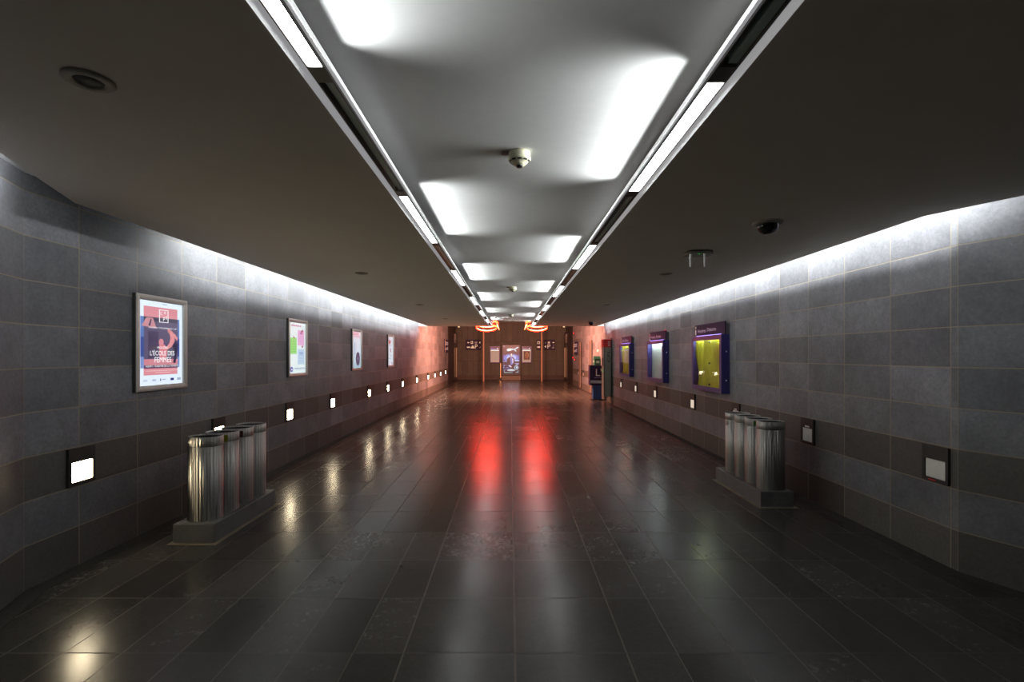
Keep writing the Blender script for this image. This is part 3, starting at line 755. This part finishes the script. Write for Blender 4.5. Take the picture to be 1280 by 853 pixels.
t = thing('defibrillator_cabinet', 'dark green rounded defibrillator cabinet with white heart on right wall', 'defibrillator', (wx(18.3), 18.3, 1.36), RIGHT)
m = MB(); pts = [(-.2, -.2), (.2, -.2), (.2, .1), (.14, .18), (.04, .2), (-.08, .17), (-.2, .02)]
m.plate(pts, -.22, 0, GREENP); m.obj('cabinet', t)
MB().box(-.21, .21, -.225, -.22, -.2, -.185, WHITEP).obj('rim', t)
m = MB(); m.box(.199, .204, -.17, -.05, -.06, .02, mat('pale_green', (.35, .6, .45), .5)); m.obj('emblem', t)
m = MB(); m.plate([(-.03, -.02), (0, -.06), (.05, -.0), (.04, .04), (.0, .02), (-.04, .03)], -.226, -.221, WHITEP); m.obj('heart_symbol', t)
t = thing('alarm_beacon', 'small pale round alarm beacon above the green cabinet', 'alarm beacon', (wx(18.6), 18.6, 1.745), RIGHT)
MB().lathe([(0, .06), (.03, .055), (.055, .035), (.06, 0)], mat('pale_blue_plastic', (.5, .68, .66), .4), n=16, mat4=Matrix.Rotation(PI/2, 4, 'X')).obj('dome', t)
MB().lathe([(.07, 0), (.07, .01), (.0, .012)], WHITEP, n=16, mat4=Matrix.Rotation(PI/2, 4, 'X')).obj('base', t)

# brown pilaster panels on the red lit wall
for yy, lab in ((20.1, 'tall narrow brown pilaster panel behind the defibrillator'), (23.2, 'tall narrow brown pilaster panel nearer the far hall')):
    t = thing('pilaster', lab, 'pilaster', (wx(yy)-.021, yy, 0), RIGHT, 'brown pilasters on the right wall')
    MB().box(-.22, .22, -.05, 0, .02, 2.22, BROWN, .02).obj('panel', t)
    MB().box(-.19, -.17, -.056, -.05, .05, 2.15, FIXT).box(.17, .19, -.056, -.05, .05, 2.15, FIXT).obj('groove_trim', t)

# projecting direction signs at the ends of the side walls
def side_sign(loc, rz, lab):
    t = thing('direction_sign', lab, 'sign', loc, rz)
    MB().box(-.62, .62, -.045, 0, -.32, .32, NAVYD, .004).obj('panel', t)
    m = MB(); yy = -.046; lt = ink(225, 175, 165, .6)
    for k, cx in enumerate((-.45, -.15, .15, .45)):
        m.box(cx-.09, cx+.09, yy-.001, yy, .05, .22, lt); m.box(cx-.08, cx+.05, yy-.001, yy, -.2, -.12+.03*k, lt)
        m.box(cx-.03, cx+.03, yy-.002, yy-.001, .09, .17, NAVYD)
    m.obj('pictograms', t); MB().box(-.62, -.60, -.06, -.045, -.32, .32, BRASS).obj('end_cap', t)
    return t
side_sign((LX, 24.7, 2.05), LEFT, 'dark blue direction sign high on the left wall end')
side_sign((3.352, 24.7, 1.95), RIGHT, 'dark blue direction sign on the right wall end under a red light')
t = thing('conduit', 'thin dark cable hanging below the left wall sign', 'conduit', (LX+.015, 24.65, 1.1))
MB().box(-.014, .012, -.02, .02, 0, .62, BLACK, .004).obj('pipe', t)
for (px, yy, zz, lab) in ((3.34, 25.4, 2.74, 'small red signal light high at the end of right wall'), (3.34, 25.7, 1.46, 'small red signal light at left, below the right wall sign'), (3.34, 25.0, 1.36, 'small red signal light at right, below the right wall sign')):
    t = thing('signal_light', lab, 'signal light', (px, yy, zz), RIGHT, 'red signal lights at the right wall end')
    MB().lathe([(0, .06), (.025, .05), (.035, .03), (.035, .02)], REDDOT, n=14, mat4=Matrix.Rotation(PI/2, 4, 'X')).obj('lens', t)
    MB().lathe([(.055, -.02), (.055, .02), (0, .022)], BLACK, n=14, mat4=Matrix.Rotation(PI/2, 4, 'X')).obj('base', t)

# ---------------------------------------------------------------- red ring lamps of the hall
def ring_lamp(cx, s, lab):
    Yc, Zc, r = 20.0, 2.74, .47
    t = thing('ring_lamp', lab, 'hanging lamp', (cx, Yc, Zc), 0, 'red ring lamps in the far hall')
    tilt = math.radians(15)
    for dz, rr, zz in ((0, r, .33), (1, r, .150), (2, r-.05, -.015)):
        def circ(rad, zo):
            pts = []
            for k in range(40):
                a = 2*PI*k/40; x, yv = rad*math.cos(a), rad*math.sin(a)
                pts.append((x, yv*math.cos(tilt), zo-yv*math.sin(tilt)))
            return pts
        g = MB()
        g.tube(circ(rr, zz+.019), .012, REDT, 8, True); g.tube(circ(rr, zz-.019), .012, REDT, 8, True)
        ring = g.obj('red_ring', t)
        g = MB(); g.tube(circ(rr*.985, zz), .011, ORGT, 8, True); g.obj('orange_core', ring)
        g = MB(); n = 28
        g.tube(circ(rr*.93, zz), .018, TRIM, 6, True); g.obj('support_band', ring)
    m = MB(); m.tube([(s*.52, -.1, -.12), (s*.33, .1, .36)], .03, BRASS, 8); m.obj('slanted_bar', t)
    m = MB(); m.tube([(0, 0, .2), (0, 0, HT-Zc)], .015, BRASS, 8)
    for q in range(3):
        a = 2*PI*q/3+.5; m.tube([(0, 0, .5), (r*math.cos(a), r*math.sin(a)*.9, .26-r*math.sin(a)*.3)], .006, BRASS, 6)
    m.obj('suspension', t)
ring_lamp(-.98, 1, 'glowing red ring lamp hanging at the left end of the ceiling troughs')
ring_lamp(1.10, -1, 'glowing red ring lamp hanging at the right end of the ceiling troughs')

# slim columns
COL = mat('reddish_column_paint', (.42, .25, .17), .4)
for cx, lab in ((-1.60, 'slim tall column in the far hall, left of the screen'), (1.87, 'slim tall column in the far hall, right of the screen')):
    t = thing('column', lab, 'column', (cx, 29, 0), 0, 'slim columns in the far hall')
    MB().lathe([(.05, .02), (.05, HT-.01)], COL, n=20).obj('shaft', t)
    MB().lathe([(.075, 0), (.075, .02), (.05, .025)], FIXT, n=20).obj('base_ring', t)

# ---------------------------------------------------------------- back wall things
BY = 31.38
def arrow(m, cx, cz, s, yy, mt, sz=.07):
    m.box(min(cx-s*sz, cx), max(cx-s*sz, cx), yy-.002, yy, cz-.02, cz+.02, mt)
    m.plate([(cx, cz-sz*.8), (cx+s*sz*1.1, cz), (cx, cz+sz*.8)], yy-.002, yy, mt)
PIC = ink(232, 190, 160, .62); PICD = ink(150, 118, 112, .4)
def hall_sign(cx, w2, lab, draw):
    t = thing('direction_sign', lab, 'sign', (cx, BY, 2.26), 0)
    MB().box(-w2, w2, -.06, 0, -.33, .33, NAVYD, .004).obj('panel', t)
    m = MB(); draw(m, -.0605); m.obj('pictograms', t, normals=False)
def car(m, cx, cz, yy, s=1): m.plate([(cx-.12, cz-.08), (cx+.12, cz-.08), (cx+.12, cz), (cx+.07, cz+.02), (cx+.05, cz+.09), (cx-.05, cz+.09), (cx-.07, cz+.02), (cx-.12, cz)], yy-.002, yy, PIC)
def sL(m, yy):
    arrow(m, -.33, .14, -1, yy, PIC); m.box(-.17, -.03, yy-.002, yy, .06, .23, PIC); m.box(-.13, -.07, yy-.003, yy-.002, .10, .19, NAVYD); m.box(.08, .24, yy-.002, yy, .08, .2, PICD); m.plate([(.36, .14), (.44, .07), (.44, .22)], yy-.002, yy, PIC)
    m.box(-.42, -.22, yy-.002, yy, -.2, -.12, PIC); car(m, -.05, -.15, yy); m.text('P', .1, .26, -.25, .02, yy-.001, PIC); m.plate([(.36, -.2), (.46, -.2), (.46, -.1)], yy-.002, yy, PICD)
def sR1(m, yy):
    for b_ in ((-.09, .09, .18, .22), (-.09, .09, .05, .08), (-.09, -.06, .05, .22)): m.box(b_[0], b_[1], yy-.002, yy, b_[2], b_[3], PIC)
    m.disc(.06, .13, .03, .03, yy-.002, yy, PIC); m.box(-.09, .09, yy-.002, yy, -.2, -.1, PIC)
def sR2(m, yy):
    m.plate([(-.3, .1), (-.22, .2), (-.22, .08)], yy-.002, yy, PICD); m.box(-.12, .04, yy-.002, yy, .06, .22, PICD); m.box(-.08, 0, yy-.003, yy-.002, .1, .18, PIC); arrow(m, .25, .14, 1, yy, PIC)
    m.plate([(-.33, -.12), (-.22, -.2), (-.22, -.03)], yy-.002, yy, PIC); m.text('P', -.13, .05, -.24, .02, yy-.001, PIC)
    m.plate([(.12, -.22), (.32, -.22), (.28, -.12), (.18, -.15)], yy-.002, yy, PICD); m.disc(.28, -.02, .035, .03, yy-.002, yy, PICD)
hall_sign(-2.38, .5, 'dark direction sign with left arrow and P on the back wall', sL)
hall_sign(1.82, .13, 'narrow dark sign left of the right-hand slim column', sR1)
hall_sign(2.52, .36, 'dark direction sign with right arrow and P on the back wall', sR2)
def notice_case(cx, lab, full):
    t = thing('display_case', lab, 'display case', (cx, BY, 1.60), 0)
    MB().box(-.33, .33, -.10, 0, -.52, .57, NAVY, .006).obj('case', t)
    m = MB(); yy = -.1002
    m.box(-.27, .27, yy-.001, yy, -.46, .34, mat('notice_backing', (.26, .24, .21), .5, emit=(.5, .48, .42), es=.12)); m.box(-.26, .26, yy-.002, yy-.001, .28, .33, ink(225, 240, 240, .9)); m.obj('backboard', t)
    if full:
        m = MB(); m.box(-.18, .2, yy-.003, yy-.002, -.3, .24, mat('brown_print', (.09, .05, .03), .5)); m.disc(.02, .0, .12, .2, yy-.004, yy-.003, mat('sand_print', (.38, .31, .22), .5)); m.plate([(-.1, -.2), (.1, -.25), (.06, .1), (-.02, .15)], yy-.005, yy-.004, mat('tan_print', (.25, .17, .11), .5)); m.obj('poster', t)
    else:
        m = MB(); m.box(-.1, -.04, yy-.004, yy-.001, -.44, -.34, WHITEP).box(.16, .24, yy-.004, yy-.001, -.44, -.36, WHITEP); m.obj('paper_notes', t)
    m = MB(); m.plate([(-.24, .40), (.2, .40), (.2, .42), (-.2, .43), (-.25, .52)], yy-.002, yy, ink(120, 110, 220, .7) if not full else ink(170, 165, 190, .5)); m.box(.15, .21, yy-.003, yy-.001, .40, .44, ink(240, 240, 255, 1)); m.obj('glow_line', t)
notice_case(-1.0, 'blue notice case with bare board, left of the tall screen', False)
notice_case(1.04, 'blue notice case with brown poster, right of the tall screen', True)
MB_ = MB()
t = thing('advertising_screen', 'tall black backlit film poster screen in the centre of the back wall', 'advertising screen', (.05, 31.0, 0))
MB().box(-.62, .62, -.0, .30, .28, 2.28, BLACK, .02).obj('cabinet', t)
MB().box(-.60, .60, .03, .27, 0, .28, BROWN, .01).obj('pedestal', t)
m = MB()
n = 0
class Q:
    lay = 0
    def yy(s): s.lay += 1; return -.0008*s.lay
q = Q()
def bx(x0, x1, z0, z1, c, s=1.0): yv = q.yy(); m.box(x0, x1, yv-.0006, yv, z0, z1, ink(*c, s))
def pl(pts, c, s=1.0): yv = q.yy(); m.plate(pts, yv-.0006, yv, ink(*c, s))
def el(cx, cz, rx, rz, c, s=1.0): yv = q.yy(); m.disc(cx, cz, rx, rz, yv-.0006, yv, ink(*c, s))
bx(-.53, .53, .42, 2.22, (18, 22, 48)); bx(-.53, .53, 1.15, 1.62, (40, 62, 128)); el(0, 1.4, .48, .28, (84, 116, 190)); el(0.02, 1.42, .30, .2, (150, 175, 225)); bx(-.53, .53, .42, 1.2, (14, 18, 42))
pl([(-.3, 1.9), (-.25, 2.0), (-.05, 2.03), (.2, 2.0), (.42, 2.12), (.48, 2.08), (.28, 1.95), (.34, 1.82), (.24, 1.84), (.18, 1.93), (-.1, 1.86), (-.22, 1.83)], (150, 190, 205)); el(-.12, 1.93, .12, .07, (205, 225, 225)); bx(-.18, -.08, 1.99, 2.03, (70, 170, 110)); bx(.34, .42, 2.04, 2.1, (190, 205, 230))
bx(-.5, -.1, 1.16, 1.19, (120, 150, 210)); bx(.2, .5, 1.2, 1.27, (165, 190, 235)); bx(.22, .5, 1.04, 1.08, (120, 145, 205))
pl([(-.26, 1.35), (-.1, 1.48), (.1, 1.48), (.22, 1.35), (.22, .95), (.1, .8), (-.12, .8), (-.3, 1.0)], (16, 18, 40)); pl([(-.06, 1.48), (.06, 1.48), (.1, 1.0), (-.04, .95)], (92, 110, 175)); pl([(.06, 1.4), (.14, 1.35), (.14, 1.1), (.08, 1.05)], (185, 185, 225))
el(0, 1.62, .1, .13, (28, 26, 44)); el(.015, 1.6, .055, .09, (222, 205, 205)); pl([(-.16, .92), (-.06, .96), (.04, .82), (-.06, .8)], (215, 205, 215))
for a in range(16): bx(-.5+.1*(a % 5)+random.uniform(0, .03), -.44+.1*(a % 5)+random.uniform(0, .04), .66+.12*(a//5), .72+.12*(a//5)+random.uniform(-.02, .03), random.choice([(60, 90, 160), (110, 140, 200), (40, 60, 110), (90, 160, 190)]))
el(.33, .8, .14, .14, (150, 178, 190)); el(.33, .8, .09, .09, (60, 90, 130)); el(.35, .81, .04, .05, (190, 210, 220)); bx(.3, .46, .98, 1.04, (150, 160, 195))
el(0, .63, .26, .06, (165, 185, 195)); bx(-.12, .12, .66, .70, (190, 205, 215)); pl([(-.42, .5), (.1, .49), (.1, .46), (-.44, .46), (-.46, .64), (-.42, .64)], (130, 165, 175)); pl([(.46, .64), (.42, .6), (.42, .52), (.28, .5), (.28, .47), (.46, .49)], (130, 165, 175)); bx(-.5, -.42, 2.12, 2.18, (120, 125, 150))
m.obj('screen', t, normals=False)
t = thing('conduit', 'thin pale vertical pipe beside the tall screen, below the left notice case', 'conduit', (-.63, BY-.03, .12))
MB().box(-.02, .02, -.02, .03, 0, .95, BRASS, .005).obj('pipe', t)
# door leaves with brass edge at both ends of the hall
for sx, n in ((-1, 1), (1, 2)):
    d_ = struct(MB().box(-.02, .02, -1.35, 1.35, 0, 2.9, DOORM).obj('door_%d' % n)); d_.location = (sx*3.42 + (.03 if sx > 0 else 0), 29.9, .0)
    MB().box(-.04, .04, -.05, .05, .22, 2.05, mat('aged_brass', (.26, .24, .17), .45, .3), .008).obj('door_handle', d_, (-sx*.075, .25, 0))
    MB().box(-.03, .03, -.3, .3, 2.35, 3.0, DOORM).obj('door_closer', d_, (-sx*.06, .25, 0))
for cx, lab in ((-3.2, 'tiny spotlight under the ceiling at the left of the far hall'), (3.32, 'tiny spotlight under the ceiling at the right of the far hall')):
    t = thing('spotlight', lab, 'spotlight', (cx, 30.2, 3.32), 0)
    MB().lathe([(0, 0), (.05, 0), (.06, .02), (.06, .18), (0, .2)], mat('warm_spot', (.6, .5, .3), .5, emit=(1, .8, .45), es=.3), n=14).obj('head', t)
    MB().lathe([(.015, .19), (.015, HT-3.32)], BRASS, n=8).obj('stem', t)

# ---------------------------------------------------------------- ceiling fittings
def speaker(x, yv, lab, r=.082):
    t = thing('ceiling_speaker', lab, 'ceiling speaker', (x, yv, SO), 0, 'round ceiling speakers')
    MB().lathe([(r*.56, -.004), (r*.62, -.010), (r*.9, -.010), (r, -.006), (r, 0)], mat('beige_speaker_ring', (.30, .27, .21), .5), n=40).obj('ring', t)
    g = mat('speaker_mesh', (.03, .032, .03), .6); m = MB().lathe([(0, -.005), (r*.58, -.004), (r*.58, 0)], g, n=32)
    m.obj('grille', t)
speaker(-1.578, 1.82, 'round ceiling speaker at upper left of the view, nearest of all')
for x, yv, lab in ((-1.87, 6.11, 'small round ceiling speaker left of the troughs, second from camera'), (-1.86, 9.94, 'small round ceiling speaker left of the troughs, third from camera'), (-1.85, 13.76, 'small round ceiling speaker left of the troughs, farthest'),
               (1.966, 6.16, 'small round ceiling speaker beside the antenna unit, right of the troughs'), (1.95, 9.94, 'small round ceiling speaker right of the troughs, second from camera'), (1.95, 13.9, 'small round ceiling speaker right of the troughs, farthest')):
    speaker(x, yv, lab, .08)
def smoke(x, yv, lab):
    t = thing('smoke_detector', lab, 'smoke detector', (x, yv, CF), 0, 'smoke detectors in the coffer')
    MB().lathe([(.052, 0), (.060, -.004), (.060, -.028), (.054, -.034)], CREAM, n=32).obj('base', t)
    MB().lathe([(.062, -.034), (.064, -.042), (.055, -.052), (.04, -.062), (.034, -.068), (.030, -.074), (.0, -.075)], CREAM, n=32).obj('sensor_head', t)
    MB().lathe([(.018, -.074), (.016, -.084), (0, -.086)], BLACK, n=16).obj('tip', t)
    for q in range(10):
        a = 2*PI*q/10; m = MB(); m.box(-.011, .011, .0, .004, -.005, .005, BLACK)
        o = m.obj('vent_slot', t); o.matrix_local = Matrix.Rotation(a, 4, 'Z') @ Matrix.Translation((0, -.0545, -.0535)) @ Matrix.Rotation(.75, 4, 'X')
    MB().box(-.1, -.06, -.012, .012, -.014, 0, mat('reddish_clip', (.25, .16, .13), .5), .003).obj('indicator', t)
smoke(.05, 2.69, 'cream smoke detector on the white coffer ceiling, nearest of three')
smoke(.04, 8.0, 'cream smoke detector on the white coffer ceiling, middle of three')
smoke(.03, 13.4, 'cream smoke detector on the white coffer ceiling, farthest of three')
t = thing('dome_camera', 'black dome security camera on the right ceiling above the bins', 'security camera', (2.0, 3.78, SO))
MB().lathe([(0, -.018), (.088, -.020), (.100, -.016), (.112, -.006), (.112, 0)], GREYP, n=40).obj('base_ring', t)
MB().lathe([(.082, -.018), (.080, -.030), (.070, -.055), (.052, -.075), (.028, -.088), (0, -.092)], mat('smoked_dome', (.004, .004, .004), .08), n=40).obj('dome', t)
MB().lathe([(.030, -.020), (.030, -.021), (.0, -.0215)], BLACK, n=16).obj('lens_mount', t)
t = thing('dome_camera', 'small dark dome security camera far down the right ceiling', 'security camera', (2.47, 14.9, SO))
MB().lathe([(.09, 0), (.09, -.02), (.075, -.03)], GREYP, n=24).obj('base_ring', t)
MB().lathe([(.075, -.028), (.075, -.06), (.055, -.11), (0, -.13)], mat('smoked_dome'), n=24).obj('dome', t)
t = thing('wireless_access_point', 'white ceiling unit with four hanging antennas and a green light', 'access point', (1.875, 4.85, SO))
MB().prism(stadium(.125, .10, 10, 4), -.012, 0, BLACK).obj('mount', t)
MB().prism(stadium(.128, .10, 10, 4), -.034, -.012, GREYP).obj('body', t)
for ax, ay in ((-.10, -.06), (-.055, .075), (.03, -.075), (.085, .06)):
    a_ = MB().lathe([(0, -.105), (.009, -.103), (.009, -.02), (.011, -.016), (.011, 0), (0, 0)], mat('bright_white_plastic', (.95, .95, .95), .3), n=10).obj('antenna', t, (ax, ay, -.034))
MB().lathe([(0, -.004), (.006, -.003), (.006, 0)], GRNDOT, n=10).obj('status_light', t, (-.02, -.07, -.034))
